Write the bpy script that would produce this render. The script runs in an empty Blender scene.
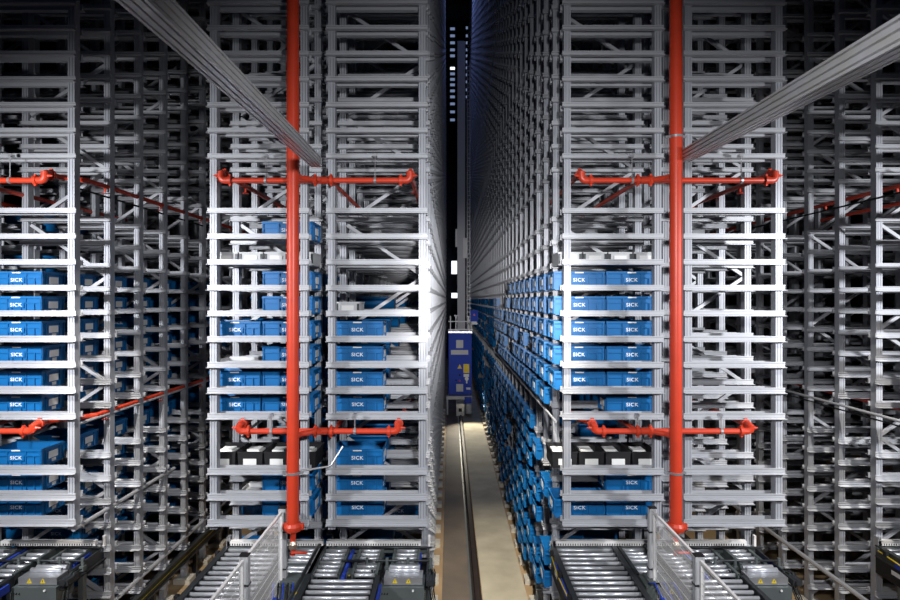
import bpy, math, random
import numpy as np
from mathutils import Vector, Matrix
random.seed(7)
SC = bpy.context.scene
COL = SC.collection
# ------------------------------------------------------------------ camera, world, lights, exposure
F_PX = 565.0
CAM_Z = 4.46
cd = bpy.data.cameras.new('camera'); cam = bpy.data.objects.new('camera', cd); COL.objects.link(cam)
cam.location = (0, 0, CAM_Z); cam.rotation_euler = (math.radians(90), 0, 0)
cd.sensor_width = 36.0; cd.lens = F_PX / 900 * 36.0; cd.clip_start = 0.05; cd.clip_end = 200
SC.camera = cam
w = bpy.data.worlds.new('world'); SC.world = w; w.use_nodes = True
bg = w.node_tree.nodes['Background']; bg.inputs[0].default_value = (0.35, 0.45, 0.8, 1); bg.inputs[1].default_value = 0.018
SC.view_settings.view_transform = 'Standard'; SC.view_settings.look = 'None'
SC.view_settings.gamma = 1.0; SC.view_settings.use_curve_mapping = False
SC.view_settings.exposure = 0.18
SC.cycles.max_bounces = 5; SC.cycles.diffuse_bounces = 1; SC.cycles.glossy_bounces = 3
SC.cycles.use_denoising = True


def area(name, loc, aim, size, power, color=(1, 1, 1), spread=180):
    l = bpy.data.lights.new(name, 'AREA'); l.shape = 'RECTANGLE'; l.size, l.size_y = size
    l.energy = power; l.color = color; l.spread = math.radians(spread)
    o = bpy.data.objects.new(name, l); COL.objects.link(o); o.location = loc
    o.rotation_euler = (Vector(aim) - Vector(loc)).to_track_quat('-Z', 'Y').to_euler()
    return o


def spot(name, loc, aim, angle, power, color=(1, 1, 1), blend=0.5, radius=0.1):
    l = bpy.data.lights.new(name, 'SPOT'); l.energy = power; l.color = color
    l.spot_size = math.radians(angle); l.spot_blend = blend; l.shadow_soft_size = radius
    o = bpy.data.objects.new(name, l); COL.objects.link(o); o.location = loc
    o.rotation_euler = (Vector(aim) - Vector(loc)).to_track_quat('-Z', 'Y').to_euler()
    return o


spot('hall_light_left', (-4.7, 3.0, 5.2), (-4.0, 6.5, 3.5), 124, 980, (0.97, 0.98, 1), 1.0, 0.12)
spot('hall_light_right', (5.9, 3.0, 5.2), (4.9, 6.5, 3.5), 124, 1050, (0.97, 0.98, 1), 1.0, 0.12)
spot('hall_light_middle', (0.6, 0.6, 5.5), (0.5, 6.5, 3.5), 104, 1000, (0.97, 0.98, 1), 1.0, 0.15)
spot('aisle_fill_spot', (0.52, -0.8, 4.5), (0.5, 30, 4.2), 21, 3100, (1, 0.97, 0.95), 0.9, 0.12)  # added unseen spot behind the camera, standing in for lamps along the aisle
spot('aisle_floor_light', (0.55, 4.0, 7.0), (0.85, 9.4, 0.0), 28, 2400, (1, 0.93, 0.8), 0.9, 0.1)
spot('left_aisle_floor_fill', (-3.4, 4.0, 7.0), (-3.8, 9.0, 0.0), 34, 1500, (1, 0.95, 0.86), 0.9, 0.1)  # added fill spot, brightens the tan floor of the left aisle
spot('right_aisle_floor_fill', (4.5, 4.0, 7.0), (4.6, 9.0, 0.0), 34, 1300, (1, 0.95, 0.86), 0.9, 0.1)  # same added fill for the right aisle floor, no fixture there
area('high_aisle_blue_fill', (0.5, 22, 22.5), (0.5, 20, 0), (0.9, 20), 260, (0.3, 0.42, 1.0), 150)  # added blue fill that tints the upper racks, no skylight behind it

# ------------------------------------------------------------------ materials
MATS = {}


def mat(name, color, rough=0.5, metal=0.0, noise=0.0, nscale=8.0, emit=None, estr=1.0, bump=0.0, color2=None, stretch=(1, 1, 1)):
    m = bpy.data.materials.new(name); m.use_nodes = True; nt = m.node_tree
    b = nt.nodes['Principled BSDF']
    b.inputs['Base Color'].default_value = (*color, 1); b.inputs['Roughness'].default_value = rough
    b.inputs['Metallic'].default_value = metal
    if noise > 0 or color2:
        tc = nt.nodes.new('ShaderNodeTexCoord'); mp = nt.nodes.new('ShaderNodeMapping'); mp.inputs['Scale'].default_value = stretch
        n = nt.nodes.new('ShaderNodeTexNoise'); n.inputs['Scale'].default_value = nscale; n.inputs['Detail'].default_value = 5
        r = nt.nodes.new('ShaderNodeValToRGB')
        r.color_ramp.elements[0].position = 0.32; r.color_ramp.elements[1].position = 0.68
        c2 = color2 or tuple(c * (1 - noise) for c in color)
        r.color_ramp.elements[0].color = (*c2, 1); r.color_ramp.elements[1].color = (*color, 1)
        nt.links.new(tc.outputs['Object'], mp.inputs[0]); nt.links.new(mp.outputs[0], n.inputs['Vector'])
        nt.links.new(n.outputs[0], r.inputs[0]); nt.links.new(r.outputs[0], b.inputs['Base Color'])
        if bump:
            bp = nt.nodes.new('ShaderNodeBump'); bp.inputs['Strength'].default_value = bump
            nt.links.new(n.outputs[0], bp.inputs['Height']); nt.links.new(bp.outputs[0], b.inputs['Normal'])
    if emit:
        b.inputs['Emission Color'].default_value = (*emit, 1); b.inputs['Emission Strength'].default_value = estr
    MATS[name] = m
    return m


STEEL = mat('galvanised_steel', (0.48, 0.49, 0.525), 0.5, 0.25, 0.07, 3.0)
STEEL_B = mat('galvanised_post', (0.43, 0.445, 0.49), 0.5, 0.25, 0.07, 2.0)
BLUE = mat('blue_plastic', (0.004, 0.14, 0.40), 0.42, 0, 0.12, 4.0)
BLUE_D = mat('blue_paint', (0.02, 0.06, 0.46), 0.75)
RED = mat('red_paint', (0.66, 0.052, 0.018), 0.42, 0, 0.12, 5.0)
BLACK = mat('black_plastic', (0.006, 0.006, 0.008), 0.7)
DARK = mat('dark_anodised_metal', (0.05, 0.055, 0.06), 0.4, 0.4)
GREYM = mat('grey_green_paint', (0.12, 0.14, 0.14), 0.45, 0.1, 0.15, 6)
CHROME = mat('roller_steel', (0.76, 0.78, 0.83), 0.34, 0.62)
WHITE = mat('white_card', (0.8, 0.8, 0.79), 0.6)
INK = mat('white_ink', (0.9, 0.92, 0.95), 0.5)
CREAM = mat('pale_bar_plastic', (0.82, 0.8, 0.79), 0.5)
GREYP = mat('light_grey_plastic', (0.55, 0.56, 0.58), 0.5, 0, 0.1, 6)
YEL = mat('yellow_sticker', (0.85, 0.62, 0.02), 0.5)
ALU = mat('aluminium', (0.62, 0.63, 0.66), 0.33, 0.7, 0.2, 2.0, stretch=(3, 0.3, 3))
ALU_B = mat('stained_aluminium_beam', (0.56, 0.56, 0.59), 0.36, 0.55, 0.0, 6.0, color2=(0.50, 0.49, 0.47), stretch=(2, 0.7, 2))
CONC = mat('pale_concrete', (0.60, 0.54, 0.40), 0.8, 0, 0, 1.6, color2=(0.42, 0.37, 0.27), bump=0.1)
CONC2 = mat('worn_brown_concrete', (0.21, 0.165, 0.12), 0.7, 0, 0, 1.3, color2=(0.13, 0.105, 0.085), bump=0.1)
TAN = mat('tan_floor', (0.50, 0.34, 0.18), 0.75, 0, 0, 1.2, color2=(0.33, 0.22, 0.12), bump=0.1)
BLOCKM = mat('white_footing', (0.6, 0.56, 0.48), 0.7, 0, 0.2, 6)
WALLM = mat('dark_cladding', (0.02, 0.022, 0.032), 0.8, 0, 0.3, 0.5)
GREEN = mat('dark_green_strip', (0.01, 0.05, 0.03), 0.5)
PIT = mat('dark_slot', (0.02, 0.013, 0.01), 0.8)
RAILM = mat('worn_rail', (0.04, 0.025, 0.018), 0.6, 0.2, 0.4, 5)
MAST = mat('painted_mast', (0.40, 0.41, 0.46), 0.7)
COPPER = mat('brass_valve', (0.5, 0.42, 0.33), 0.35, 0.8)
LAMPW = mat('daylit_pane', (0.1, 0.1, 0.1), 0.5, emit=(0.85, 0.9, 1.0), estr=1.6)
LAMPB = mat('dim_daylit_pane', (0.1, 0.1, 0.1), 0.5, emit=(0.45, 0.6, 1.0), estr=0.3)

# ------------------------------------------------------------------ mesh helpers


class MB:
    def __init__(self):
        self.v = []; self.f = []; self.sm = []

    def add(self, vs, fs, smooth=False):
        b = len(self.v); self.v += [tuple(p) for p in vs]
        self.f += [tuple(b + i for i in f) for f in fs]; self.sm += [smooth] * len(fs)
        return self

    def box(self, x0, x1, y0, y1, z0, z1):
        vs = [(x, y, z) for x in (x0, x1) for y in (y0, y1) for z in (z0, z1)]
        return self.add(vs, [(0, 1, 3, 2), (4, 6, 7, 5), (0, 4, 5, 1), (2, 3, 7, 6), (0, 2, 6, 4), (1, 5, 7, 3)])

    def tube(self, path, r, n=12, caps=True):
        P = [Vector(p) for p in path]; m = len(P); rings = []; up = None
        rr = r if isinstance(r, (list, tuple)) else [r] * m
        for i in range(m):
            d = (P[min(i + 1, m - 1)] - P[max(i - 1, 0)]).normalized()
            if up is None:
                up = Vector((0, 0, 1)) if abs(d.z) < 0.9 else Vector((1, 0, 0))
            s = d.cross(up).normalized(); up = s.cross(d).normalized()
            rings.append([P[i] + (s * math.cos(a) + up * math.sin(a)) * rr[i] for a in [2 * math.pi * k / n for k in range(n)]])
        b = len(self.v)
        for R in rings:
            self.v += [tuple(p) for p in R]
        for i in range(m - 1):
            for k in range(n):
                k2 = (k + 1) % n
                self.f.append((b + i * n + k, b + i * n + k2, b + (i + 1) * n + k2, b + (i + 1) * n + k)); self.sm.append(True)
        if caps:
            self.f.append(tuple(b + k for k in reversed(range(n)))); self.sm.append(False)
            self.f.append(tuple(b + (m - 1) * n + k for k in range(n))); self.sm.append(False)
        return self

    def extrude(self, prof, axis, a0, a1):
        """prof: closed list of 2-D points; axis 'x' -> (y,z) profile, 'z' -> (x,y), 'y' -> (x,z)"""
        def p3(p, a):
            return {'x': (a, p[0], p[1]), 'y': (p[0], a, p[1]), 'z': (p[0], p[1], a)}[axis]
        n = len(prof)
        vs = [p3(p, a0) for p in prof] + [p3(p, a1) for p in prof]
        fs = [(i, (i + 1) % n, n + (i + 1) % n, n + i) for i in range(n)]
        fs += [tuple(reversed(range(n))), tuple(range(n, 2 * n))]
        return self.add(vs, fs)

    def mesh(self, name, m):
        me = bpy.data.meshes.new(name); me.from_pydata(self.v, [], self.f)
        me.polygons.foreach_set('use_smooth', self.sm)
        me.materials.append(m); me.validate(); me.update()
        import bmesh
        bm = bmesh.new(); bm.from_mesh(me); bmesh.ops.recalc_face_normals(bm, faces=bm.faces); bm.to_mesh(me); bm.free()
        return me

    def build(self, name, m, parent=None, loc=(0, 0, 0)):
        return link(name, self.mesh(name, m), parent, loc)


def link(name, data, parent=None, loc=(0, 0, 0), rot=None):
    o = bpy.data.objects.new(name, data); COL.objects.link(o); o.location = loc
    if rot: o.rotation_euler = rot
    if parent: o.parent = parent
    return o


def tag(o, label=None, cat=None, group=None, kind=None):
    if label: o['label'] = label
    if cat: o['category'] = cat
    if group: o['group'] = group
    if kind: o['kind'] = kind
    return o


def thing(name, label, cat, loc=(0, 0, 0), group=None):
    return tag(link(name, None, None, loc), label, cat, group)


def copy_tree(o, loc, parent=None):
    c = o.copy(); COL.objects.link(c)
    if parent: c.parent = parent
    if loc is not None: c.location = loc
    for ch in o.children:
        copy_tree(ch, None, c)
    return c


def tiled(name, base, offsets, m):
    """one mesh made of copies of the MB 'base' moved to every offset (fast)"""
    bv = np.array(base.v, dtype=np.float32); nf = len(base.f); off = np.array(offsets, dtype=np.float32)
    n = len(off); V = (bv[None] + off[:, None]).reshape(-1, 3)
    lt = np.array([len(f) for f in base.f], dtype=np.int32); loops = np.concatenate([np.array(f) for f in base.f]).astype(np.int32)
    L = (loops[None] + (np.arange(n, dtype=np.int32) * len(bv))[:, None]).reshape(-1).astype(np.int32)
    LT = np.tile(lt, n); LS = np.concatenate([[0], np.cumsum(LT)[:-1]]).astype(np.int32)
    me = bpy.data.meshes.new(name); me.vertices.add(len(V)); me.vertices.foreach_set('co', V.ravel())
    me.loops.add(len(L)); me.loops.foreach_set('vertex_index', L)
    me.polygons.add(len(LT)); me.polygons.foreach_set('loop_start', LS); me.polygons.foreach_set('loop_total', LT)
    me.materials.append(m); me.update(calc_edges=True)
    return me


def norm(base):
    """face orientation fixed in the MB itself"""
    me = base.mesh('tmp', STEEL)
    o = MB(); o.v = [tuple(v.co) for v in me.vertices]; o.f = [tuple(p.vertices) for p in me.polygons]; o.sm = [False] * len(o.f)
    bpy.data.meshes.remove(me)
    return o


# ------------------------------------------------------------------ layout numbers (metres)
Z0, D, NF = 6.35, 0.66, 53          # first frame, bay length along the aisle, last frame
ST = 0.2858
AISLES = [-7.46, -3.48, 0.5, 4.48, 8.46]
lev_mid = [4.316 + ST * i for i in range(-4, 5)]            # nine shelves between the two sprinkler levels
lev_low = [2.562 - ST * i for i in range(0, 9)]             # shelves below the lower sprinkler level
lev_up = []
z = 6.064
while z < 22:
    for _ in range(9):
        lev_up.append(z); z += ST
    z += 0.32
LEVELS = sorted(lev_low + lev_mid + lev_up)
TOP = LEVELS[-1] + 0.5
HALF = 0.565

# ------------------------------------------------------------------ setting
def struct(name, mb, m): return tag(mb.build(name, m), kind='structure')


fl = MB().box(-11, 12, -2, 44, -0.2, -0.02); struct('floor', fl, TAN)
t = 1
for ac in AISLES[2:3]:
    a = MB().box(ac - 0.62, ac - 0.17, 5.2, 43, -0.019, 0.0); struct('trim_%d' % t, a, CONC2); t += 1
    a = MB().box(ac - 0.01, ac + 0.66, 5.2, 43, -0.019, 0.0); struct('trim_%d' % t, a, CONC if ac == 0.5 else CONC2); t += 1
struct('ceiling', MB().box(-11, 12, -2, 44, 26.0, 26.2), WALLM)
struct('wall_left', MB().box(-11.2, -11, -2, 44, -0.2, 26.2), WALLM)
struct('wall_right', MB().box(12, 12.2, -2, 44, -0.2, 26.2), WALLM)
struct('wall_back', MB().box(-11.2, 12.2, 43.6, 43.8, -0.2, 26.2), WALLM)
# small daylit panes high and low in the far wall at the aisle's end


def far(px, py, Z): return (px - 450) * Z / F_PX, CAM_Z + (300 - py) * Z / F_PX


wn = 1
for (x0, x1, y0, y1, m) in [(451.5, 457, 261, 274, LAMPW), (451.5, 457.5, 293, 298, LAMPW)]:
    X0, Z1 = far(x0, y0, 43.5); X1, Zb = far(x1, y1, 43.5)
    f = MB().box(X0 - 0.05, X1 + 0.05, 43.5, 43.6, Zb - 0.05, Z1 + 0.05); fo = struct('window_%d' % wn, f, DARK); wn += 1
    MB().box(X0, X1, 43.44, 43.5, Zb, Z1).build('pane', m, fo)
for (cx, ww, ys) in ((452.5, 4.6, [29, 36, 43, 50, 56, 68.5, 74, 79.5, 85, 91, 97, 104, 112, 120]), (468.0, 4.2, [28, 36, 43, 50, 56, 62, 68, 75, 82, 90, 97])):
    X0, _z = far(cx - ww / 2, 0, 43.5); X1, _z = far(cx + ww / 2, 0, 43.5)
    _x, zt = far(0, ys[0] - 4, 43.5); _x, zb = far(0, ys[-1] + 4, 43.5)
    fo = struct('window_%d' % wn, MB().box(X0 - 0.08, X1 + 0.08, 43.5, 43.6, zb, zt), DARK); wn += 1
    for y in ys:
        _x, zc = far(0, y, 43.5)
        hot = 66 < y < 72 and cx < 460
        MB().box(X0, X1 if cx < 460 else (X0 + X1) / 2 - 0.02, 43.44, 43.5, zc - 0.09, zc + 0.09).build('pane', LAMPW if hot else LAMPB, fo)

# ------------------------------------------------------------------ racks
# rail: vertical plate with lips and a flange the bins stand on; front rail flange faces the camera, rear rail flange away


def rail_mb(sgn):
    p = [(0, 0.036), (-0.012, 0.036), (-0.012, 0.021), (0.0, 0.021), (0.0, 0.015), (-0.008, 0.015), (-0.008, -0.012), (-0.001, -0.015),
         (-0.001, -0.020), (-0.012, -0.022), (-0.012, -0.030), (-0.052, -0.031), (-0.052, -0.036), (0.006, -0.036), (0.006, 0.036)]
    p = [(q[0], q[1] * 0.86 - 0.005) for q in p]
    p = [(a * (1 if sgn < 0 else -1), b) for a, b in p] if False else p
    return norm(MB().extrude(p, 'x', -HALF, HALF))


RF = rail_mb(1)                                     # flange towards -y
RB = MB(); RB.v = [(x, -y, zz) for x, y, zz in RF.v]; RB.f = [tuple(reversed(f)) for f in RF.f]; RB.sm = list(RF.sm)
YF, YB = -0.055, 0.055


def post_prof():
    g = 0.0025; out = [(-0.038, 0.045), (-0.038, -0.05)]
    for x in (-0.017, 0.017):
        out += [(x - g, -0.05), (x - g, -0.02), (x + g, -0.02), (x + g, -0.05)]
    return out + [(0.038, -0.05), (0.038, 0.045)]


POST_H = norm(MB().extrude(post_prof(), 'z', 0.06, TOP))
POST_SHORT = norm(MB().extrude(post_prof(), 'z', 1.90, TOP))


def brace_mb(z0, z1):
    m = MB(); zz = z0; s = 1
    while zz < z1 - 0.4:
        a, b = (-0.46 * s, zz), (0.46 * s, zz + 0.62)
        d = Vector((b[0] - a[0], 0, b[1] - a[1])).normalized(); n = Vector((-d.z, 0, d.x)) * 0.02
        vs = []
        for y in (-0.018, 0.018):
            for P in (a, b):
                for q in (-1, 1):
                    vs.append((P[0] + n.x * q, y, P[1] + n.z * q))
        m.add(vs, [(0, 1, 3, 2), (4, 6, 7, 5), (0, 2, 6, 4), (1, 5, 7, 3), (0, 4, 5, 1), (2, 3, 7, 6)])
        zz += 0.66; s = -s
    return norm(m)


ME_RF = RF.mesh('shelf_rail', STEEL); ME_RB = RB.mesh('shelf_rail', STEEL)
ME_POST = POST_H.mesh('upright', STEEL_B); ME_POST0 = POST_SHORT.mesh('upright', STEEL_B)
ME_BR = brace_mb(0.15, TOP).mesh('bracing', STEEL); ME_BR0 = brace_mb(2.0, TOP).mesh('bracing', STEEL)
foot = MB().box(-0.13, 0.13, -0.11, 0.11, -0.02, 0.055); foot.box(-0.07, 0.07, -0.08, 0.08, 0.055, 0.068)
ME_FOOT = norm(foot).mesh('footing', BLOCKM)
near_levels = {0: [z for z in LEVELS if 1.95 < z < 7.95], 1: [z for z in LEVELS if z < 8.2 and z > 0.5]}
offF, offB = [], []
for k in range(0, NF + 1):
    for z in LEVELS:
        if k == 0 and z < 1.95: continue
        if k in near_levels and z in near_levels[k]: continue
        offF.append((0, k * D + YF, z)); offB.append((0, k * D + YB, z))
ME_REST_F = tiled('shelf_rails', RF, offF, STEEL); ME_REST_B = tiled('shelf_rails', RB, offB, STEEL)
ME_POSTS_REST = tiled('uprights', POST_H, [(sx * 0.505, k * D, 0) for k in range(50, NF + 1) for sx in (-1, 1)], STEEL_B)
# small yellow stickers and a pale level plate on front uprights
sticker = MB().box(-0.045, -0.02, -0.053, -0.0505, 0, 0.05)

RACKS = {
    'Z': (AISLES[0] + 1.315, 'tall galvanised storage rack at the outer left, behind the far left rack'),
    'A': (AISLES[1] - 1.25, 'galvanised storage rack at the left edge with one column of blue bins'),
    'B': (AISLES[1] + 1.345, 'galvanised storage rack behind the left red riser, with blue bins and black boxes'),
    'C': (AISLES[2] - 1.315, 'galvanised storage rack directly left of the open middle aisle'),
    'D': (AISLES[2] + 1.315, 'galvanised storage rack directly right of the open middle aisle, full of blue bins'),
    'E': (AISLES[3] - 1.315, 'nearly empty galvanised storage rack just right of the right red riser'),
    'F': (AISLES[3] + 1.315, 'empty galvanised storage rack running along the right edge'),
    'G': (AISLES[4] - 1.315, 'galvanised storage rack at the outer right, behind the right edge rack'),
}
for key, (cx, lab) in RACKS.items():
    r = thing('storage_rack', lab, 'storage rack', (cx, Z0, 0), 'tall galvanised racks')
    for k in range(0, 50):
        for sx in (-1, 1):
            link('upright', ME_POST0 if k == 0 else ME_POST, r, (sx * 0.505, k * D, 0))
    for k, zs in near_levels.items():
        for z in zs:
            link('shelf_rail', ME_RF, r, (0, k * D + YF, z)); link('shelf_rail', ME_RB, r, (0, k * D + YB, z))
    for k in range(1, NF + 1, 2):
        link('bracing', ME_BR, r, (0, k * D, 0))
    for k in range(1, 26):
        for sx in (-1, 1):
            link('footing', ME_FOOT, r, (sx * 0.505, k * D, 0))
    tag(link('shelf_rail', ME_REST_F, r), kind='stuff'); tag(link('upright', ME_POSTS_REST, r), kind='stuff')
    tag(link('shelf_rail', ME_REST_B, r), kind='stuff')

# ------------------------------------------------------------------ bins
BW, BD, BH = 0.588, 0.40, 0.215


def bin_mb(detail=True):
    m = MB(); hw, hd = BW / 2, BD / 2; t = 0.012
    b = 0.02                                                       # taper
    def ring(x, y, z): return [(-x, -y, z), (x, -y, z), (x, y, z), (-x, y, z)]
    R = [ring(hw - b, hd - b, 0), ring(hw - 0.016, hd - 0.016, BH * 0.72), ring(hw - 0.016, hd - 0.016, BH * 0.86), ring(hw, hd, BH * 0.88), ring(hw, hd, BH),
         ring(hw - t, hd - t, BH), ring(hw - b - t, hd - b - t, 0.012)]
    vs = [p for r in R for p in r]; fs = []
    for i in range(len(R) - 1):
        for k in range(4):
            fs.append((i * 4 + k, i * 4 + (k + 1) % 4, (i + 1) * 4 + (k + 1) % 4, (i + 1) * 4 + k))
    fs.append((3, 2, 1, 0)); q = (len(R) - 1) * 4; fs.append((q, q + 1, q + 2, q + 3))
    m.add(vs, fs)
    if detail:
        m.box(-0.09, 0.09, -hd + 0.001, -hd + 0.02, 0.082, 0.15)
        for s in (-1, 1):
            y0, y1 = sorted((s * (hd - 0.02), s * (hd - 0.0)))
            m.box(-hw + 0.01, hw - 0.01, y0, y1, BH * 0.62, BH * 0.66)
            for x in (-0.28, -0.1, -0.055, 0.055, 0.11, 0.205, 0.28):
                m.box(x - 0.005, x + 0.005, y0, y1, 0.012, BH * 0.88 if abs(x) > 0.25 or x in (-0.1, 0.11) else BH * 0.62)
            x0, x1 = sorted((s * (hw - 0.02), s * (hw - 0.003)))
            for y in (-0.185, -0.115, 0.115, 0.185):
                m.box(x0, x1, y - 0.005, y + 0.005, 0.012, BH * 0.88)
            m.box(x0, x1, -0.115, 0.115, BH * 0.66, BH * 0.71)
            m.box(x0, x1, -0.09, 0.09, 0.012, 0.022)
    return m


def text_mesh(txt, size, bold=0.004):
    c = bpy.data.curves.new('lettering', 'FONT'); c.body = txt; c.size = size; c.align_x = 'CENTER'; c.align_y = 'CENTER'
    c.offset = 0.0009; c.extrude = 0.0008; c.space_character = 1.12
    o = bpy.data.objects.new('tmp', c); COL.objects.link(o); o.rotation_euler = (math.pi / 2, 0, 0)
    bpy.context.view_layer.update()
    me = bpy.data.meshes.new_from_object(o.evaluated_get(bpy.context.evaluated_depsgraph_get()))
    me.transform(Matrix.Rotation(math.pi / 2, 4, 'X')); me.transform(Matrix.Diagonal((1.08, 1, 1, 1)))
    me.materials.clear(); me.materials.append(INK); me.name = 'lettering'
    bpy.data.objects.remove(o)
    return me


ME_SICK = text_mesh('SICK', 0.056)
ME_BIN = norm(bin_mb()).mesh('storage_bin', BLUE)
ME_STRIP = MB().box(-0.05, 0.05, -0.002, 0.002, -0.007, 0.007).mesh('label_strip', WHITE)
lc = MB().box(-0.002, 0.002, -0.075, 0.075, -0.04, 0.04); ME_CARD = lc.mesh('label_card', WHITE)
st = MB().box(-0.002, 0.002, -0.033, 0.033, -0.018, 0.018); ME_STK = st.mesh('barcode_sticker', WHITE)
lf = MB()
for a in ((-0.085, 0.085, 0.042, 0.05), (-0.085, 0.085, -0.05, -0.042)): lf.box(-0.004, 0.004, a[0], a[1], a[2], a[3])
lf.box(-0.004, 0.004, -0.085, -0.077, -0.042, 0.042); lf.box(-0.004, 0.004, 0.077, 0.085, -0.042, 0.042)
ME_CF = norm(lf).mesh('card_frame', BLUE)

ORD = ['zeroth', 'first', 'second', 'third', 'fourth', 'fifth', 'sixth', 'seventh', 'eighth', 'ninth', 'tenth', 'eleventh', 'twelfth',
       'thirteenth', 'fourteenth', 'fifteenth', 'sixteenth', 'seventeenth', 'eighteenth', 'nineteenth', 'twentieth']


def shelf_words(z):
    if z in lev_low: return '%s shelf below lower red pipe' % ORD[lev_low.index(z) + 1]
    if z in lev_mid: return '%s shelf above lower red pipe' % ORD[lev_mid.index(z) + 1]
    return '%s shelf above upper red pipe' % ORD[lev_up.index(z) + 1]


RWORDS = {'A': 'far left rack', 'B': 'left rack', 'C': 'rack left of aisle', 'D': 'rack right of aisle', 'E': 'right rack', 'F': 'far right rack', 'Z': 'outermost left rack'}


def bay_words(k): return 'front bay' if k == 0 else '%s bay' % ORD[k + 1]


M = {n: lev_mid[i] for n, i in zip((416, 390, 364, 338, 313, 287, 261, 235, 210), range(9))}
M.update({471: lev_low[0], 497: lev_low[1], 523: lev_low[2], 549: lev_low[3]})
cells = []      # (rack, side -1/+1, bay, z)


def put(rk, side, k, z): cells.append((rk, side, k, z))


for y in (287, 313, 338, 364, 390, 416, 471, 497, 523): put('A', -1, 0, M[y])
for y in (235, 287, 313, 338, 364, 390, 416, 497, 523): put('B', 1, 0, M[y])
for y in (338, 390, 416): put('B', -1, 0, M[y])
for y in (338, 364, 390, 416, 471, 497, 523): put('C', -1, 0, M[y])
for y in (287, 313, 338, 364, 390, 523): put('D', -1, 0, M[y])
for y in (287, 313, 338, 364, 390, 416, 497, 523): put('D', 1, 0, M[y])
rnd = random.Random(3)
stock = [z for z in LEVELS if z <= M[287] + 0.01]
for k in range(1, NF):
    for z in stock:
        hi = z > M[313] + 0.01
        lowest = z < 0.5
        # D aisle side: well filled, top shelf only over the first bays
        p = 0.84 if k < 8 else (0.0 if hi else 0.74)
        if z < 2.6: p *= 0.85
        if lowest: p *= 0.3
        if rnd.random() < p * (0.9 if k > 20 else 1): put('D', -1, k, z)
        if rnd.random() < (0.7 if k < 8 else 0.5) and not (hi and k > 7): put('D', 1, k, z)
        pA = 0.92 if k < 7 else 0.6
        if z < 0.9: pA = 0.35
        if rnd.random() < pA: put('A', -1, k, z)
        if rnd.random() < 0.8 and k < 25: put('B', 1, k, z)
        if rnd.random() < 0.25 and k < 25: put('B', -1, k, z)
        if k < 25 and z <= M[313] + 0.01 and rnd.random() < 0.75: put('C', -1, k, z)
        if k < 12 and rnd.random() < 0.6: put('Z', 1, k, z)
for y in (210, 261):
    for k in (2, 4): put('Z', 1, k, M[y])
cells = [c for c in cells if not (c[0] == 'D' and c[3] == M[549] and c[2] == 1)]
cells = [c for c in cells if not (c[0] == 'C' and c[3] == M[549] and c[2] == 1)]
cells.append(('D', 0, 1, M[549])); cells.append(('C', 0.35, 1, M[549]))


def bin_pos(rk, side, k, z):
    return (RACKS[rk][0] + side * 0.302 + (0.055 if rk in 'ACEG' else -0.03), Z0 + (k + 0.5) * D, z - 0.028)


def score(c):
    rk, s, k, z = c
    x, y, zz = bin_pos(*c)
    if k == 0: return 1000
    if (rk, z) in (('D', M[549]), ('C', M[549])) and k == 1: return 900
    px = abs(450 + x * F_PX / y - 450)
    out = px > 470 or CAM_Z - zz > 0.53 * y + 0.3
    base = {('D', -1): 60, ('A', -1): 42, ('B', 1): 22, ('C', -1): 14, ('D', 1): 10, ('B', -1): 8, ('Z', 1): 7}.get((rk, s), 5) / (y - 4)
    return -1 if out else base


cells.sort(key=score, reverse=True)
proto = None
card_side = {'A': 1, 'B': 1, 'C': 1, 'D': -1, 'Z': 1}
for n, c in enumerate(cells[:300]):
    rk, s, k, z = c
    jx = rnd.uniform(-0.004, 0.004); x, y, zz = bin_pos(*c)
    side = 'right' if s > 0 else 'left'
    if (rk, z) in (('D', M[549]), ('C', M[549])) and k == 1: side = 'lone'
    col = {'left': 'left', 'right': 'right', 'lone': 'centre'}[side]
    lab = 'blue bin, %s column, %s, %s, %s' % (col, bay_words(k), shelf_words(z), RWORDS[rk])
    words = lab.replace(',', '').split()
    if len(words) > 16: lab = lab.replace(' column', '').replace('blue bin', 'blue bin')
    o = link('storage_bin', ME_BIN, None, (x + jx, y + rnd.uniform(-0.01, 0.01), zz))
    tag(o, lab, 'storage bin', 'blue storage bins')
    cs = card_side[rk]
    if k <= 3:
        link('lettering', ME_SICK, o, (0, -BD / 2 + 0.0005, 0.115))
        link('label_strip', ME_STRIP, o, (0, -BD / 2 - 0.001, BH * 0.93))
    if k <= 14:
        link('label_card', ME_CARD, o, (cs * (BW / 2 - 0.003), -0.0, 0.115))
        if k < 7:
            link('card_frame', ME_CF, o, (cs * (BW / 2 - 0.008), -0.0, 0.115))
            link('barcode_sticker', ME_STK, o, (cs * (BW / 2 - 0.013), 0.02, 0.043))
SIMPLE = norm(bin_mb(False))
me = tiled('storage_bins', SIMPLE, [bin_pos(*c) for c in cells[300:]], BLUE)
tag(link('storage_bin', me), 'many further blue bins standing deep inside the racks', 'storage bins', 'blue storage bins', 'stuff')

# black open boxes with cards, grey totes, small cartons


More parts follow.
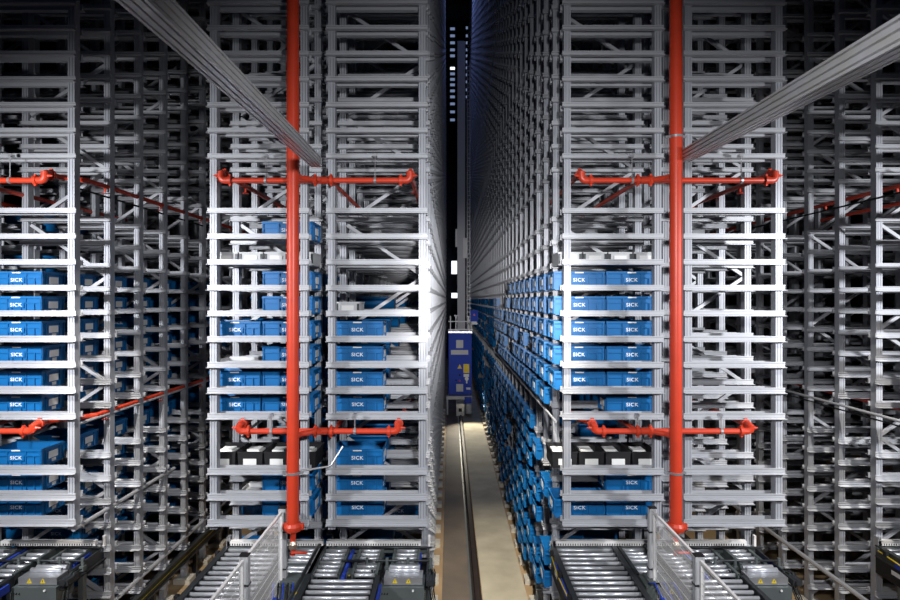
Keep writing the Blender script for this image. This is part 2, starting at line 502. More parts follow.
def boxmesh(w_, d_, h_, t_=0.008, rim=0.006):
    m = MB(); hw, hd = w_ / 2, d_ / 2
    def ring(x, y, z): return [(-x, -y, z), (x, -y, z), (x, y, z), (-x, y, z)]
    R = [ring(hw - 0.012, hd - 0.012, 0), ring(hw - rim, hd - rim, h_ - 0.02), ring(hw, hd, h_ - 0.018), ring(hw, hd, h_), ring(hw - t_, hd - t_, h_), ring(hw - 0.02, hd - 0.02, t_)]
    vs = [p for r in R for p in r]; fs = []
    for i in range(len(R) - 1):
        for k in range(4): fs.append((i * 4 + k, i * 4 + (k + 1) % 4, (i + 1) * 4 + (k + 1) % 4, (i + 1) * 4 + k))
    fs.append((3, 2, 1, 0)); q = (len(R) - 1) * 4; fs.append((q, q + 1, q + 2, q + 3))
    return m.add(vs, fs)


bbm = norm(boxmesh(0.295, 0.44, 0.19)).mesh('black_box', BLACK)
lab1 = MB().box(-0.075, 0.075, -0.002, 0.002, -0.035, 0.035).mesh('label_card', WHITE)
paper = MB()
paper.box(-0.10, 0.05, -0.10, 0.12, 0.02, 0.15).box(-0.11, 0.03, -0.06, 0.10, 0.15, 0.17)
paper = norm(paper).mesh('packets', WHITE)
div = MB().box(-0.135, 0.135, 0.15, 0.156, 0.01, 0.175).mesh('divider', BLACK)
sp = [('B', 471, [-0.465, -0.155, 0.15, 0.455], 'left rack'), ('D', 471, [-0.50, -0.195, 0.11, 0.415], 'rack right of aisle')]
for rk, lv, xs, wd in sp:
    for i, x in enumerate(xs):
        o = link('component_box', bbm, None, (RACKS[rk][0] + x, Z0 + 0.5 * D - 0.0, M[lv] - 0.028))
        tag(o, 'black box of white packets, %s from left, below red pipe, %s' % (ORD[i + 1], wd), 'box', 'black boxes of packets')
        link('label_card', lab1, o, (0.0, -0.22, 0.075)); link('packets', paper, o, (rnd.uniform(-.01, .03), rnd.uniform(-.02, .02), 0)); link('divider', div, o)
gtm = norm(boxmesh(0.275, 0.40, 0.15)).mesh('grey_tote', GREYP)
gl = MB().box(-0.07, 0.07, -0.002, 0.002, -0.03, 0.03).mesh('label_card', WHITE)
gd = MB()
for x in (-0.12, 0.12): gd.box(x - 0.012, x + 0.012, -0.203, -0.195, 0.02, 0.13)
gd = norm(gd).mesh('latch', DARK)
for rk, lv, xs, wd in [('B', 261, [-0.44, -0.15, 0.14, 0.43], 'left rack'), ('D', 261, [-0.44, -0.15, 0.14, 0.43], 'rack right of aisle'), ('C', 313, [-0.36], 'rack left of the aisle')]:
    for i, x in enumerate(xs):
        o = link('grey_tote', gtm, None, (RACKS[rk][0] + x, Z0 + 0.5 * D, M[lv] - 0.028))
        tag(o, 'low light grey tote with pale label, %s from left, %s' % (ORD[i + 1], wd) if len(xs) > 1 else 'lone low light grey tote above the blue bins in the rack left of the aisle',
            'tote', 'grey totes')
        link('label_card', gl, o, (0.0, -0.2, 0.08)); link('latch', gd, o)
o = link('carton', norm(boxmesh(0.16, 0.2, 0.15)).mesh('carton', WHITE), None, (-1.27, Z0 + 1.4 * D, M[549] - 0.028))
tag(o, 'small white carton on the lowest visible shelf behind the conveyor left of the aisle', 'carton')
# flat grey trays lying on shelves
tray = norm(boxmesh(0.55, 0.42, 0.05)).mesh('flat_tray', GREYP)
for rk, lv, s, k, ps in [('B', 364, -1, 0, 'left column of the left rack under the fourth shelf'), ('B', 497, -1, 1, 'left rack below the black boxes, second bay'),
                          ('B', 523, -1, 1, 'left rack beside the lowest bins, second bay'), ]:
    o = link('flat_tray', tray, None, (RACKS[rk][0] + s * 0.29, Z0 + (k + 0.5) * D, M[lv] - 0.028))
    tag(o, 'flat light grey tray, %s' % ps, 'tray', 'flat grey trays')

# ------------------------------------------------------------------ conveyors
CZ = 1.42


def roller(x0, x1, y, z=CZ, r=0.0215):
    return MB().tube([(x0, y, z), (x1, y, z)], r, 12)


def chan(x0, x1, y0, y1, z0=CZ - 0.10, z1=CZ + 0.035):
    m = MB().box(x0, x1, y0, y1, z0, z1)
    m.box(x0 - 0.008, x1 + 0.008, y0, y1, z1 - 0.012, z1 + 0.004); m.box(x0 - 0.008, x1 + 0.008, y0, y1, z0 - 0.004, z0 + 0.012)
    return norm(m)


def tri(cx, y, cz, s=0.028, name='warning_sticker', parent=None):
    m = MB().extrude([(cx - s, cz - s * .8), (cx + s, cz - s * .8), (cx, cz + s)], 'y', y - 0.003, y)
    o = norm(m).build(name, YEL, parent)
    MB().box(cx - 0.003, cx + 0.003, y - 0.0045, y - 0.003, cz - s * .4, cz + s * .4).build('symbol', BLACK, o)
    return o


def end_bar(p, x0, x1, y=6.93, z=1.49):
    MB().box(x0, x1, y - 0.03, y + 0.03, z - 0.032, z + 0.024).build('end_bar', CREAM, p)
    m = MB(); x = x0 + 0.03
    while x < x1 - 0.03:
        m.box(x, x + 0.012, y - 0.032, y - 0.0301, z - 0.028, z - 0.006); x += 0.03
    m.build('slots', DARK, p.children[-1] if False else p)
    MB().box(x0 - 0.04, x1 + 0.08, y - 0.07, y - 0.035, z - 0.10, z - 0.045).build('cross_member', GREYM, p)


def legs(p, xs, ys):
    for x in xs:
        for y in ys:
            MB().box(x - 0.03, x + 0.03, y - 0.03, y + 0.03, 0.0, CZ - 0.1).box(x - 0.06, x + 0.06, y - 0.06, y + 0.06, -0.015, 0.01).build('leg', GREYM, p)


def lane_right(ac, lab):
    """wide roller lane (local x = distance from aisle centre)"""
    p = thing('roller_conveyor', lab, 'conveyor', (ac, 0, 0), 'roller conveyors at the rack ends')
    x0, x1 = 0.76, 1.50
    for n_, x in (('side_frame', x0), ('side_frame', x1)):
        chan(x - 0.02, x + 0.02, 4.3, 6.93).build(n_, DARK, p)
    y = 6.86
    while y > 4.35:
        roller(x0 + 0.03, x1 - 0.03, y).build('roller', CHROME, p); y -= 0.114
    MB().box(x0 - 0.045, x0 - 0.028, 4.3, 6.6, CZ - 0.09, CZ - 0.02).build('drive_belt', BLUE_D, p)
    w_ = MB().tube([(x0 - 0.05, 6.85, CZ - 0.0), (x0 - 0.06, 6.3, CZ - 0.03), (x0 - 0.05, 5.6, CZ), (x0 - 0.06, 4.5, CZ - 0.02)], 0.008, 6)
    w_.build('cable', YEL, p)
    for yy in (6.7, 6.2, 5.7):
        MB().box(x0 - 0.07, x0 - 0.03, yy, yy + 0.05, CZ - 0.01, CZ + 0.05).build('light_sensor', BLACK, p)
    MB().box(x0 + 0.02, x1 - 0.02, 4.3, 6.9, CZ - 0.09, CZ - 0.075).box(1.57, 1.92, 6.2, 6.9, CZ - 0.09, CZ - 0.075).build('shade_pan', BLACK, p)  # black sheets added under the rollers to keep the gaps dark
    # narrow lane beside it with its drive box
    a, b = 1.56, 1.93
    chan(a - 0.012, a + 0.012, 6.2, 6.93).build('side_frame', DARK, p); chan(b - 0.012, b + 0.012, 6.2, 6.93).build('side_frame', DARK, p)
    y = 6.86
    while y > 6.3:
        roller(a + 0.02, b - 0.02, y, r=0.024).build('roller', CHROME, p); y -= 0.09
    MB().box(a, b - 0.04, 6.42, 6.5, CZ - 0.02, CZ + 0.02).build('cross_member', GREYM, p)
    d = norm(MB().box(a + 0.02, b - 0.02, 5.98, 6.26, 1.2, 1.42).box(a + 0.06, b - 0.06, 6.02, 6.22, 1.42, 1.46)).build('drive_box', GREYM, p)
    tri(b - 0.09, 5.98, 1.37, parent=d)
    for i in range(5):
        c0 = a + 0.05 + 0.05 * i
        MB().tube([(c0, 6.0, 1.45), (c0 + 0.03, 5.9, 1.5), (c0 + 0.06, 5.75, 1.4), (c0 + 0.05, 5.5, 1.25)], 0.009, 6).build('cable', BLACK if i % 2 else BLUE_D, p)
    norm(MB().box(a + 0.05, a + 0.22, 5.55, 5.8, 1.25, 1.36).tube([(a + 0.13, 5.52, 1.36), (a + 0.13, 5.8, 1.36)], 0.05, 12)).build('drive_motor', BLUE_D, p)
    end_bar(p, 0.757, 1.93)
    MB().box(x0 - 0.012, x0 + 0.03, 6.9, 6.98, CZ, CZ + 0.14).build('end_stop', ALU, p)
    # dark side skirt under the lane
    MB().box(x0 - 0.02, x0 + 0.0, 4.3, 6.93, 1.12, CZ - 0.11).build('side_skirt', BLACK, p)
    MB().box(x0 - 0.0225, x0 - 0.0202, 6.55, 6.68, 1.22, 1.27).build('label_card', WHITE, p)
    legs(p, (x0 + 0.05, x1 - 0.05), (4.6, 6.6))
    return p


def lane_left(ac, lab):
    p = thing('transfer_conveyor', lab, 'conveyor', (ac, 0, 0), 'transfer conveyors at the rack ends')
    L = [(-2.0, -1.74), (-1.56, -1.33), (-1.14, -0.89)]
    chan(-2.06, -2.02, 4.3, 6.93).build('side_frame', DARK, p)
    MB().tube([(-2.10, 6.9, CZ + 0.05), (-2.10, 4.4, CZ + 0.05)], 0.02, 8).build('guide_rod', DARK, p)
    for i, (a, b) in enumerate(L):
        ye = 6.2 if i < 2 else 6.45
        for x in (a - 0.025, b + 0.01):
            chan(x, x + 0.015, ye, 6.93, CZ - 0.08, CZ + 0.03).build('side_frame', GREYM, p)
        y = 6.84
        while y > ye:
            roller(a, b, y, r=0.022).build('roller', CHROME, p); y -= 0.1
    y = 6.1
    chan(-1.30, -1.27, 4.3, 6.16).build('side_frame', DARK, p)
    while y > 4.35:
        roller(-2.0, -1.33, y).build('roller', CHROME, p); y -= 0.114
    MB().box(-1.69, -1.655, 6.15, 6.9, CZ - 0.06, CZ + 0.02).build('transfer_belt', BLUE_D, p)
    MB().box(-1.255, -1.235, 4.3, 6.05, CZ - 0.08, CZ - 0.0).build('transfer_belt', BLUE_D, p)
    MB().box(-0.86, -0.84, 6.5, 6.8, CZ - 0.08, CZ - 0.0).build('transfer_belt', BLUE_D, p)
    for i, yy in enumerate((6.7, 6.35)):
        m = norm(MB().box(-1.65, -1.6, yy - 0.1, yy + 0.04, CZ - 0.09, CZ + 0.01)).build('chain_guard', GREYM, p)
        tri(-1.615, yy - 0.1, CZ - 0.02, 0.022, parent=m)
        norm(MB().tube([(-1.63, yy - 0.14, CZ - 0.05), (-1.58, yy - 0.14, CZ - 0.05)], 0.05, 14)).build('pulley', BLACK, p)
    for yy, a, b in ((6.80, -1.72, -0.72), (6.46, -1.74, -0.70)):
        MB().tube([(a, yy, CZ + 0.06), (b, yy, CZ + 0.06)], 0.013, 8).build('guide_rod', DARK, p)
    for x in (-1.22, -0.98, -0.72, -1.45):
        norm(MB().tube([(x, 6.46, CZ - 0.03), (x, 6.46, CZ + 0.09)], 0.018, 8).box(x - 0.025, x + 0.025, 6.43, 6.49, CZ - 0.05, CZ)).build('rod_holder', GREYM, p)
    # drive head with warning stickers
    h = norm(MB().box(-1.22, -0.80, 6.15, 6.33, 1.36, 1.435)).build('drive_head', ALU, p)
    tri(-1.10, 6.15, 1.40, 0.028, parent=h); tri(-0.953, 6.15, 1.40, 0.028, parent=h)
    roller(-1.18, -0.84, 6.38, CZ + 0.02, 0.03).build('roller', CHROME, p)
    roller(-1.18, -0.84, 6.29, CZ + 0.035, 0.026).build('roller', CHROME, p)
    b = norm(MB().box(-1.26, -0.78, 6.11, 6.4, 1.17, 1.35).box(-1.30, -1.24, 6.09, 6.2, 1.19, 1.3)).build('motor_housing', GREYM, p)
    norm(MB().tube([(-0.9, 6.105, 1.32), (-0.9, 6.095, 1.32)], 0.012, 8)).build('indicator_lamp', WHITE, b)
    for i in range(7):
        x = -1.34 + 0.03 * i; xx = -0.74 + 0.02 * (i % 4)
        MB().tube([(x, 6.4, CZ - 0.02), (x - 0.03, 6.3, CZ + 0.03 - 0.01 * i), (x + 0.02, 6.2, CZ - 0.08), (x - 0.02, 6.1, CZ - 0.14)], 0.007, 6).build('cable', BLACK, p)
        MB().tube([(xx, 6.38, CZ - 0.0), (xx + 0.02, 6.25, CZ + 0.02), (xx, 6.18, CZ - 0.12), (xx + 0.02, 6.12, CZ - 0.22)], 0.007, 6).build('cable', BLACK if i % 2 else GREYM, p)
    norm(MB().box(-0.76, -0.66, 6.12, 6.3, 1.36, 1.42).tube([(-0.71, 6.1, 1.40), (-0.71, 6.32, 1.40)], 0.03, 10)).build('drive_motor', DARK, p)
    # side skirt on the aisle side, with guard upright
    MB().box(-0.765, -0.75, 6.3, 6.9, 1.3, CZ + 0.02).build('side_skirt', DARK, p)
    norm(MB().box(-0.765, -0.74, 6.9, 6.94, 1.45, 1.58)).build('end_stop', CREAM, p)
    end_bar(p, -2.01, -0.855)
    m = MB().box(-1.30, -0.68, 5.9, 5.96, 1.0, 1.06).box(-0.80, -0.70, 5.6, 6.0, 0.9, 1.1)
    norm(m).build('cross_member', GREYM, p)
    MB().box(-2.0, -1.30, 4.3, 6.13, CZ - 0.09, CZ - 0.075).box(-2.0, -0.72, 6.15, 6.9, CZ - 0.12, CZ - 0.105).build('shade_pan', BLACK, p)  # added black sheets standing in for the shade below the rollers
    legs(p, (-1.98, -1.36, -0.75), (4.6, 6.5))
    return p


lane_right(AISLES[1], 'wide roller lane beside the left mesh fence, under the left red riser')
lane_right(AISLES[2], 'wide roller lane just right of the open middle aisle')
lane_right(AISLES[3], 'roller lane cut by the right edge, black skirt and blue stripe')
lane_left(AISLES[1], 'transfer conveyor with split roller lanes at the lower left corner')
lane_left(AISLES[2], 'transfer conveyor with split roller lanes just left of the middle aisle')
lane_left(AISLES[3], 'transfer conveyor with split roller lanes behind the right mesh fence')

# ------------------------------------------------------------------ mesh fences


def fence(x, lab, s):
    p = thing('mesh_fence', lab, 'fence', (x, 0, 0), 'white mesh fences')
    ys = (6.12, 4.98, 3.84)
    for y in ys:
        m = MB().box(-0.033, 0.033, y - 0.026, y + 0.026, 0.0, 2.21)
        m.box(-0.04, -0.024, y - 0.032, y + 0.032, 0.0, 2.2); m.box(0.024, 0.04, y - 0.032, y + 0.032, 0.0, 2.2)
        po = norm(m).build('post', GREYP, p)
        MB().box(-0.041, 0.041, y - 0.033, y + 0.033, 2.21, 2.22).build('cap', BLACK, po)
        for z in (1.95, 1.55, 0.8):
            norm(MB().box(-0.046, 0.046, y - 0.038, y + 0.038, z, z + 0.014)).build('clamp', DARK, po)
    for y1, y0 in ((6.07, 5.03), (4.93, 3.89)):
        f = MB()
        f.box(-0.012, 0.012, y0, y1, 2.165, 2.19).box(-0.012, 0.012, y0, y1, 0.2, 0.225)
        f.box(-0.012, 0.012, y0, y0 + 0.025, 0.225, 2.165).box(-0.012, 0.012, y1 - 0.025, y1, 0.225, 2.165)
        pf = norm(f).build('panel_frame', CREAM, p)
        g = MB(); z = 0.30
        while z < 2.15:
            g.box(-0.0015, 0.0015, y0 + 0.025, y1 - 0.025, z, z + 0.004); z += 0.10
        y = y0 + 0.05
        while y < y1 - 0.03:
            g.box(-0.001, 0.001, y, y + 0.0018, 0.225, 2.165); y += 0.022
        norm(g).build('wire_mesh', CREAM, pf)
    return p


fence(-1.81, 'white wire mesh fence in front of the left red riser', -1)
fence(2.19, 'white wire mesh fence in front of the right red riser', 1)

# ------------------------------------------------------------------ sprinkler pipework


def ring(p, loc, axis, r, h, name='coupling', m=RED, bolts=True):
    a = Vector(axis) * h / 2; L = Vector(loc)
    o = MB().tube([L - a, L - a * .8, L + a * .8, L + a], [r * .9, r, r, r * .9], 16)
    if bolts:
        up = Vector((0, 0, 1)) if abs(a.normalized().z) < .5 else Vector((1, 0, 0))
        sd = a.cross(up).normalized()
        for s in (-1, 1):
            c = L + up * s * r * 1.08
            o.tube([c - sd * r * .35, c + sd * r * .35], r * .24, 6)
    return norm(o).build(name, m, p)


def bend(pts, r, steps=6):
    out = []
    P = [Vector(q) for q in pts]
    out.append(P[0])
    for i in range(1, len(P) - 1):
        a = (P[i - 1] - P[i]).normalized(); b = (P[i + 1] - P[i]).normalized()
        p0, p1 = P[i] + a * r, P[i] + b * r
        for k in range(steps + 1):
            t_ = k / steps; out.append((p0 * (1 - t_) + P[i] * t_) * (1 - t_) + (P[i] * (1 - t_) + p1 * t_) * t_)
    out.append(P[-1])
    return out


def sprinkler(X, lab, cl, up=(-0.86, 1.20), lo=(-0.66, 1.07), dl=(0, 0), dr=(0, 0)):
    p = thing('sprinkler_pipework', lab, 'sprinkler pipe', (X, 0, 0), 'red sprinkler pipework')
    Y = 5.89; R = 0.063
    norm(MB().tube([(0, Y, 2.12), (0, Y, 8.9)], R, 28)).build('riser_pipe', RED, p)
    for z in (3.99,):
        norm(MB().tube([(0, Y, z - 0.004), (0, Y, z + 0.004)], R * 1.02, 28)).build('joint', RED, p)
    norm(MB().tube([(0, Y, 5.80), (0, Y, 6.95)], R * 1.035, 28)).build('riser_sleeve', RED, p)
    for z in (8.85,): pass
    b_ = MB().tube([(0, Y, 2.06), (0, Y, 2.09), (0, Y, 2.11), (0, Y, 2.14)], [R * 1.35, R * 1.5, R * 1.5, R * 1.2], 20)
    for s in (-1, 1): b_.box(s * R * 1.3 - .02, s * R * 1.3 + .03, Y - .02, Y + .02, 2.07, 2.13)
    norm(b_).build('flange', RED, p)
    norm(MB().tube([(0, Y, 1.93), (0, Y, 2.07)], 0.030, 14)).build('drain_pipe', RED, p)
    norm(MB().tube([(0, Y, 1.86), (0, Y, 1.88), (0, Y, 1.92), (0, Y, 1.95)], [0.03, 0.045, 0.045, 0.03], 12)).build('ball_valve', COPPER, p)
    norm(MB().tube([(0, Y, 1.80), (0, Y, 1.86)], 0.024, 12).tube([(0.0, Y - 0.05, 1.845), (0.05, Y - 0.05, 1.85), (0.16, Y - 0.05, 1.845)], 0.014, 8)).build('valve_handle', RED, p)
    for z in (2.66, 6.16):
        o = MB().tube([(0, Y, z - 0.012), (0, Y, z + 0.012)], R * 1.12, 24).box(-0.105, -0.06, Y - .012, Y + .012, z - .012, z + .012).box(0.06, 0.105, Y - .012, Y + .012, z - .012, z + .012)
        norm(o).build('pipe_clamp', ALU, p)
    for z, xl, xr, lift in ((5.765, *up, 0.085), (3.03, *lo, 0.06)):
        yb = 6.16; r = 0.03
        for s, xe in ((-1, xl), (1, xr)):
            pts = bend([(0, yb - 0.0, z), (xe, yb, z), (xe, yb, z + lift), (xe, yb + 0.12, z + lift), (xe, yb + 0.3, z + lift)], 0.045)
            norm(MB().tube(pts, r, 14)).build('branch_pipe', RED, p)
            e = MB().tube(bend([(xe - s * 0.09, yb, z), (xe, yb, z), (xe, yb, z + lift + .01)], 0.05), r * 1.28, 14)
            e.tube(bend([(xe, yb, z + lift * .5), (xe, yb, z + lift), (xe, yb + 0.1, z + lift)], 0.045), r * 1.28, 14)
            norm(e).build('elbow', RED, p)
            ring(p, (xe - s * 0.10, yb, z), (1, 0, 0), 0.05, 0.04)
            ring(p, (xe, yb + 0.1, z + lift), (0, 1, 0), 0.05, 0.04)
            norm(MB().tube([(xe + s * 0.03, yb, z + lift * .6), (xe + s * .085, yb, z + lift * .6)], [0.022, 0.004], 8)).build('plug', RED, p)
            dx = (dl if s < 0 else dr)[0 if z > 5 else 1]
            lp = norm(MB().tube([(xe, yb + 0.1, z + lift), (xe, yb + 0.2, z + lift), (xe + dx, yb + 0.2 + abs(dx) * 1.1, z + lift), (xe + dx, yb + 15, z + lift)], r * 0.95, 12)).build('range_pipe', RED, p)
            for k in range(6):
                yy = yb + 0.75 + k * 1.32
                norm(MB().tube([(xe + dx, yy, z + lift - 0.03), (xe + dx, yy, z + lift - 0.07)], 0.014, 8).tube([(xe + dx, yy, z + lift - 0.085), (xe + dx, yy, z + lift - 0.09)], 0.04, 12)).build('sprinkler_head', RED, lp)
        for xc in (cl, cl + (0.17 if cl > 0 else -0.14)):
            ring(p, (xc, yb, z), (1, 0, 0), 0.052, 0.04)
        norm(MB().tube([(cl + .03, yb, z), (cl + (0.14 if cl > 0 else -0.11), yb, z)], 0.04, 14).tube([(cl + .05, yb, z + .0), (cl + .05, yb - 0.06, z)], 0.024, 10)).build('tee', RED, p)
        norm(MB().tube([(0, Y, z), (cl * .3, Y + .14, z), (cl, yb, z)], 0.03, 12)).build('feed_pipe', RED, p)
        tz = z - 0.01
        lp2 = norm(MB().tube([(cl + (.17 if cl > 0 else -.14), yb, tz), (cl + (.19 if cl > 0 else -.14), yb + 3, tz)], r * 0.9, 10)).build('range_pipe', RED, p)
        for xh in ((-0.37, 0.82) if z > 5 else (-0.31, 0.60)):
            hz = z + (0.27 if z > 5 else 0.17)
            h = MB().tube([(xh, yb, z + 0.03), (xh, yb, hz)], 0.006, 6).tube([(xh - 0.013, yb, z), (xh + 0.013, yb, z)], r * 1.25, 14)
            h.box(xh - 0.02, xh + 0.02, yb - 0.01, yb + 0.05, hz - 0.01, hz + 0.015)
            norm(h).build('hanger', ALU, p)
    return p


sprinkler(-1.637 - 3.98, 'red sprinkler pipes entering at the left edge, two short branches', 0.17, dr=(0.20, 0.33))
sprinkler(-1.637, 'red vertical sprinkler riser left of the middle aisle with its branches', 0.17)
sprinkler(2.355, 'red vertical sprinkler riser right of the middle aisle with its branches', -0.17, (-0.92, 1.19), (-0.78, 0.92), dl=(0, -0.1))
sprinkler(2.355 + 3.98, 'red sprinkler pipes running deep along the right edge rack', -0.17)
# bracket that steadies the left riser
m = MB().tube(bend([(-1.57, 5.95, 2.66), (-1.30, 6.12, 2.66), (-1.18, 6.22, 2.85)], 0.03), 0.011, 8)
tag(norm(m).build('riser_bracket', ALU), 'bent silver bracket arm between the left red riser and the rack', 'bracket')

# ------------------------------------------------------------------ long aluminium beams over the camera


def beam(a, b, wd, ht, lab):
    a, b = Vector(a), Vector(b); L = (b - a).length
    g = 0.014
    def side(n_, w0, w1):      # grooved edge steps
        out = []
        for i in range(n_):
            t0 = w0 + (w1 - w0) * (i + 0.35) / n_; t1 = w0 + (w1 - w0) * (i + 0.65) / n_
            out += [(t0, 0), (t0 + (0.004 if w1 > w0 else -0.004), g), (t1 - (0.004 if w1 > w0 else -0.004), g), (t1, 0)]
        return out
    hw, hh = wd / 2, ht / 2
    prof = [(-hw, -hh)] + [(x, -hh + d) for x, d in side(3, -hw, hw)] + [(hw, -hh)]
    prof += [(hw - d, z) for z, d in side(3, -hh, hh)] + [(hw, hh)]
    prof += [(x, hh - d) for x, d in side(3, hw, -hw)] + [(-hw, hh)]
    prof += [(-hw + d, z) for z, d in side(3, hh, -hh)]
    o = norm(MB().extrude(prof, 'y', 0, L)).build('aluminium_beam', ALU_B)
    o.location = a; o.rotation_euler = (b - a).to_track_quat('Y', 'Z').to_euler()
    tag(o, lab, 'beam', 'aluminium beams')
    MB().box(-hw * .98, hw * .98, -0.004, 0, -hh * .98, hh * .98).build('end_cap', ALU, o, (0, L + 0.004, 0))
    return o


def pt(px, py, Z): return ((px - 450) * Z / F_PX, Z, CAM_Z + (300 - py) * Z / F_PX)


p1 = Vector(pt(316, 162, 5.75)); d1 = Vector(((406 - 450) / F_PX, 1, (300 - 248) / F_PX))
beam(p1 - d1 * 4.6, p1 + d1 * 0.03, 0.108, 0.098, 'long aluminium beam running from the top left over the left red riser')
p2 = Vector(pt(684, 157, 6.05)); d2 = Vector(((561 - 450) / F_PX, 1, (300 - 225) / F_PX))
beam(p2 - d2 * 4.6, p2, 0.118, 0.112, 'long aluminium beam running from the upper right behind the right red riser')

# ------------------------------------------------------------------ aisle rails, pipes, cables along the racks
ac = AISLES[2]
m = MB().box(ac - 0.115, ac - 0.055, 5.2, 42, -0.019, 0.045).box(ac - 0.1, ac - 0.07, 5.2, 42, 0.0, 0.05)
for i, ac in enumerate(AISLES[1:4]):
    wd = ('left', 'middle', 'right')[i]
    s = MB().box(ac - 0.165, ac - 0.02, 5.2, 42, -0.0195, -0.015)
    tag(s.build('trim_%d' % (20 + i), PIT), kind='structure')
    r = MB().extrude([(ac - 0.125, -0.012), (ac - 0.06, -0.012), (ac - 0.06, 0.0), (ac - 0.085, 0.01), (ac - 0.085, 0.05), (ac - 0.06, 0.055), (ac - 0.06, 0.075), (ac - 0.125, 0.075), (ac - 0.125, 0.055), (ac - 0.1, 0.05), (ac - 0.1, 0.01), (ac - 0.125, 0.0)], 'y', 5.2, 42)
    tag(norm(r).build('guide_rail', RAILM), 'dark worn steel guide rail along the floor of the %s aisle' % wd, 'rail', 'floor guide rails')
e = MB().box(0.30, 0.332, 5.2, 42, 0.0, 0.012)
tag(e.build('steel_edging', GREYM), 'pale steel edging strip beside the slot in the middle aisle floor', 'edging')


def pipe(pts, r, m_, name, lab, cat, grp):
    return tag(norm(MB().tube(pts, r, 8)).build(name, m_), lab, cat, grp)


uL, uR = -0.72, 0.72
for (ac, u, z, y0, y1, r, m_, nm, lab) in [
    (AISLES[1], uL, 3.06, 6.4, 20, 0.018, STEEL, 'conduit', 'thin grey conduit along the far left rack beside the lower red pipe'),
    (AISLES[1], uL, 5.72, 6.3, 20, 0.012, BLACK, 'cable', 'black cable along the far left rack beside the upper red pipe'),
    (AISLES[1], uL, 1.9, 6.3, 8.6, 0.025, STEEL, 'handrail', 'grey rail at the far left rack, above the corner conveyor'),
    (AISLES[1], uL, 0.7, 6.6, 25, 0.028, STEEL, 'handrail', 'low grey rail along the foot of the far left rack'),
    (AISLES[2], uR, 3.06, 6.5, 25, 0.014, STEEL, 'conduit', 'thin conduit along the aisle face right of the middle aisle'),
    (AISLES[3], uR, 3.06, 6.4, 20, 0.018, STEEL, 'conduit', 'grey conduit along the right edge rack beside the red pipe'),
    (AISLES[3], uR, 3.00, 6.4, 20, 0.010, BLACK, 'cable', 'black cable under the grey conduit along the right edge rack'),
    (AISLES[3], uR, 5.70, 6.3, 20, 0.012, BLACK, 'cable', 'black cable along the right edge rack beside the upper red pipe'),
    (AISLES[3], uR, 0.7, 6.6, 25, 0.030, STEEL, 'handrail', 'low grey rail along the foot of the right edge rack'),
    (AISLES[3], uL, 0.55, 7.4, 25, 0.045, STEEL, 'handrail', 'thick low grey pipe along the foot of the right rack')]:
    pipe([(ac + u, y0, z), (ac + u, y1, z)], r, m_, nm, lab, nm, None)
ac = AISLES[1]
gr = thing('guard_beam', 'dark steel guard beam with green stripe along the floor of the left aisle', 'beam', (ac - 0.70, 0, 0))
norm(MB().box(-0.03, 0.03, 5.8, 26, 0.36, 0.50).box(-0.05, 0.05, 5.8, 26, 0.50, 0.515).box(-0.05, 0.05, 5.8, 26, 0.345, 0.36)).build('web', DARK, gr)
MB().box(0.031, 0.034, 5.8, 26, 0.40, 0.46).build('stripe', GREEN, gr)
MB().box(0.0345, 0.036, 5.8, 26, 0.425, 0.432).build('stripe', YEL, gr)
for k in range(12):
    MB().box(-0.03, 0.03, 6.6 + k * 1.32, 6.65 + k * 1.32, -0.02, 0.345).build('bracket', DARK, gr)
tag(norm(MB().tube([(0.06, 8.12, 0.02), (0.16, 8.1, 0.03), (0.27, 8.14, 0.025)], 0.012, 8).tube([(-0.12, 8.1, 0.012), (0.06, 8.12, 0.02)], 0.02, 8)).build('steel_rod', STEEL),
    'short grey rod lying across the brown strip of the middle aisle floor', 'rod')

# ------------------------------------------------------------------ stacker crane in the middle aisle
CY = 21.7
k_ = CY / F_PX
cr = thing('stacker_crane', 'blue cabinet stacker crane with tall grey mast standing deep in the middle aisle', 'crane', (0, CY, 0))


def cb(mb, x0, x1, y0, y1, d0, d1):
    """box from picture-size numbers at the crane's distance: x from centre line, heights from eye level"""
    return mb.box((x0 - 450) * k_, (x1 - 450) * k_, d0, d1, CAM_Z + (300 - y1) * k_, CAM_Z + (300 - y0) * k_)


cab = norm(cb(MB(), 448.7, 471.6, 333, 395, 0.0, 0.5)).build('cabinet', BLUE_D, cr)
norm(cb(MB(), 448.3, 472, 331.2, 333, -0.03, 0.52)).build('cabinet_top', ALU, cr)
cb(MB(), 456.2, 463.2, 340, 348, -0.02, 0.0).build('vent', GREYP, cab)
cb(MB(), 456.2, 463.2, 384, 391.5, -0.02, 0.0).build('vent', GREYP, cab)
cb(MB(), 451, 468.2, 350, 354.6, -0.01, 0.0).build('name_plate', GREYP, cab)
cb(MB(), 463.4, 469.2, 364, 373, -0.01, 0.0).build('yellow_notice', YEL, cab)
cb(MB(), 463.6, 469, 374, 377, -0.01, 0.0).build('white_notice', WHITE, cab)
x_, z_ = (459.7 - 450) * k_, CAM_Z - 66.5 * k_
norm(MB().extrude([(x_ - .09, z_ - .08), (x_ + .09, z_ - .08), (x_, z_ + .09)], 'y', -0.01, 0)).build('warning_sticker', YEL, cab)
x_, z_ = (459.7 - 450) * k_, CAM_Z - 75 * k_
norm(MB().tube([(x_, -0.04, z_), (x_, 0, z_)], 0.035, 10)).build('switch', BLACK, cab)
norm(MB().tube([(x_, -0.04, z_ - .22), (x_, 0, z_ - .22)], 0.035, 10)).build('stop_button', RED, cab)
norm(MB().tube([(x_ + .27, -0.05, z_ - .14), (x_ + .27, 0, z_ - .14)], 0.075, 12).box(x_ + .245, x_ + .295, -0.04, 0, z_ - .32, z_ - .18)).build('isolator_switch', WHITE, cab)
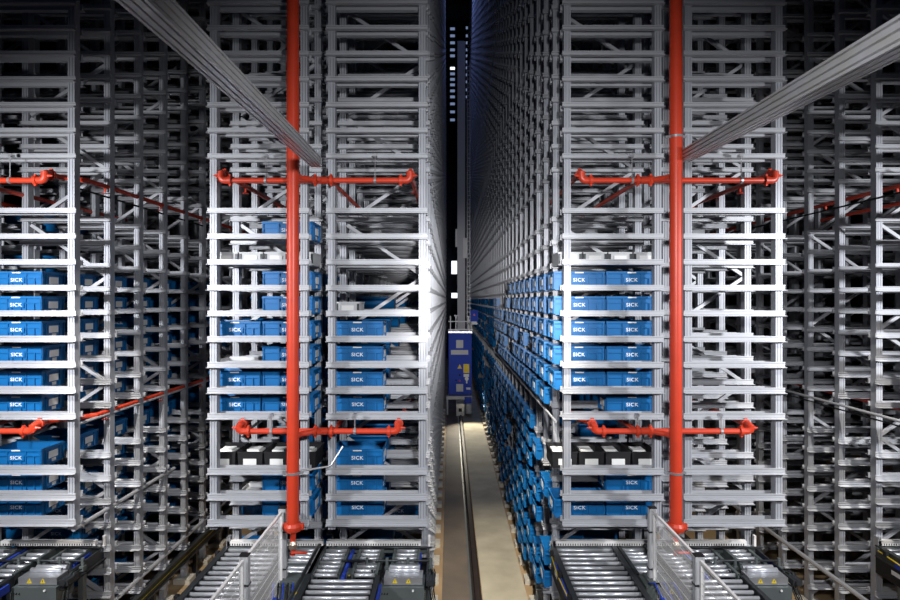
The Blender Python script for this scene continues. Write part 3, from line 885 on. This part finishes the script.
norm(MB().tube([(x_ - .14, -0.04, z_ - .2), (x_ - .14, 0, z_ - .2)], 0.03, 10)).build('switch', BLACK, cab)
mast = MB(); cb(mast, 457.5, 465.2, 40, 330, 0.1, 0.42); cb(mast, 458.6, 464.0, 40, 330, 0.07, 0.1)
norm(mast).build('mast', MAST, cr)
ld = MB(); cb(ld, 467, 467.6, 60, 330, 0.2, 0.24); cb(ld, 469.8, 470.4, 60, 330, 0.2, 0.24)
for i in range(62): cb(ld, 467.4, 470, 64 + i * 4.2, 64.8 + i * 4.2, 0.2, 0.24)
norm(ld).build('ladder', STEEL, cr)
sf = MB()
for x in (450, 455.5, 468, 471): cb(sf, x, x + 0.9, 316, 332, 0.02, 0.06)
cb(sf, 448.5, 473, 321, 322, 0.0, 0.04); cb(sf, 448.5, 473, 329, 330.4, 0.0, 0.04); cb(sf, 454, 459, 315, 316.2, 0, .04)
norm(sf).build('carriage_frame', STEEL, cr)
jb = norm(cb(MB(), 470.3, 478, 310, 321.4, -0.1, 0.15)).build('junction_box', BLUE_D, cr)
norm(cb(MB(), 473.4, 475, 313.8, 315.6, -0.12, -0.1)).build('stop_button', RED, jb)
norm(cb(MB(), 471, 477, 321.4, 324.5, -0.06, 0.1)).build('bracket', STEEL, cr)
norm(cb(cb(MB(), 463, 467.5, 238, 258, 0.0, 0.08), 455.5, 460, 228, 246, 0.3, 0.35)).build('mast_panel', GREYP, cr)
bs = MB(); cb(bs, 448, 472, 396, 399.5, 0, 0.5); cb(bs, 446.5, 448.2, 396, 415, 0.02, 0.2); cb(bs, 470.8, 471.8, 398, 404, 0.02, 0.2)
norm(bs).build('base_frame', STEEL, cr)
wb = MB(); cb(wb, 456.2, 464.2, 403, 415.3, -0.15, 0.6)
wbo = norm(wb).build('wheel_box', ALU, cr)
norm(cb(MB(), 458.6, 461.8, 407.5, 411, -0.17, -0.15)).build('wheel_hub', BLACK, wbo)
mx, mz = (468.6 - 450) * k_, CAM_Z - 108 * k_
norm(MB().tube([(mx, -0.1, mz + .2), (mx, -0.1, mz + .15), (mx, -0.1, mz - .16), (mx, -0.1, mz - .2)], [0.1, 0.13, 0.13, 0.09], 14)).build('drive_motor', GREYP, cr)
norm(cb(MB(), 464.5, 471.5, 397, 403, -0.12, 0.1)).build('gearbox', BLUE_D, cr)
lamp = norm(MB().box(0.62, 0.78, -0.2, -0.08, 1.05, 1.12)).build('work_lamp', ALU, cr)
spot('crane_work_lamp', (0.70, CY - 0.3, 1.6), (0.85, CY - 2.6, 0.0), 62, 420, (1, 0.93, 0.75), 0.8, 0.06)
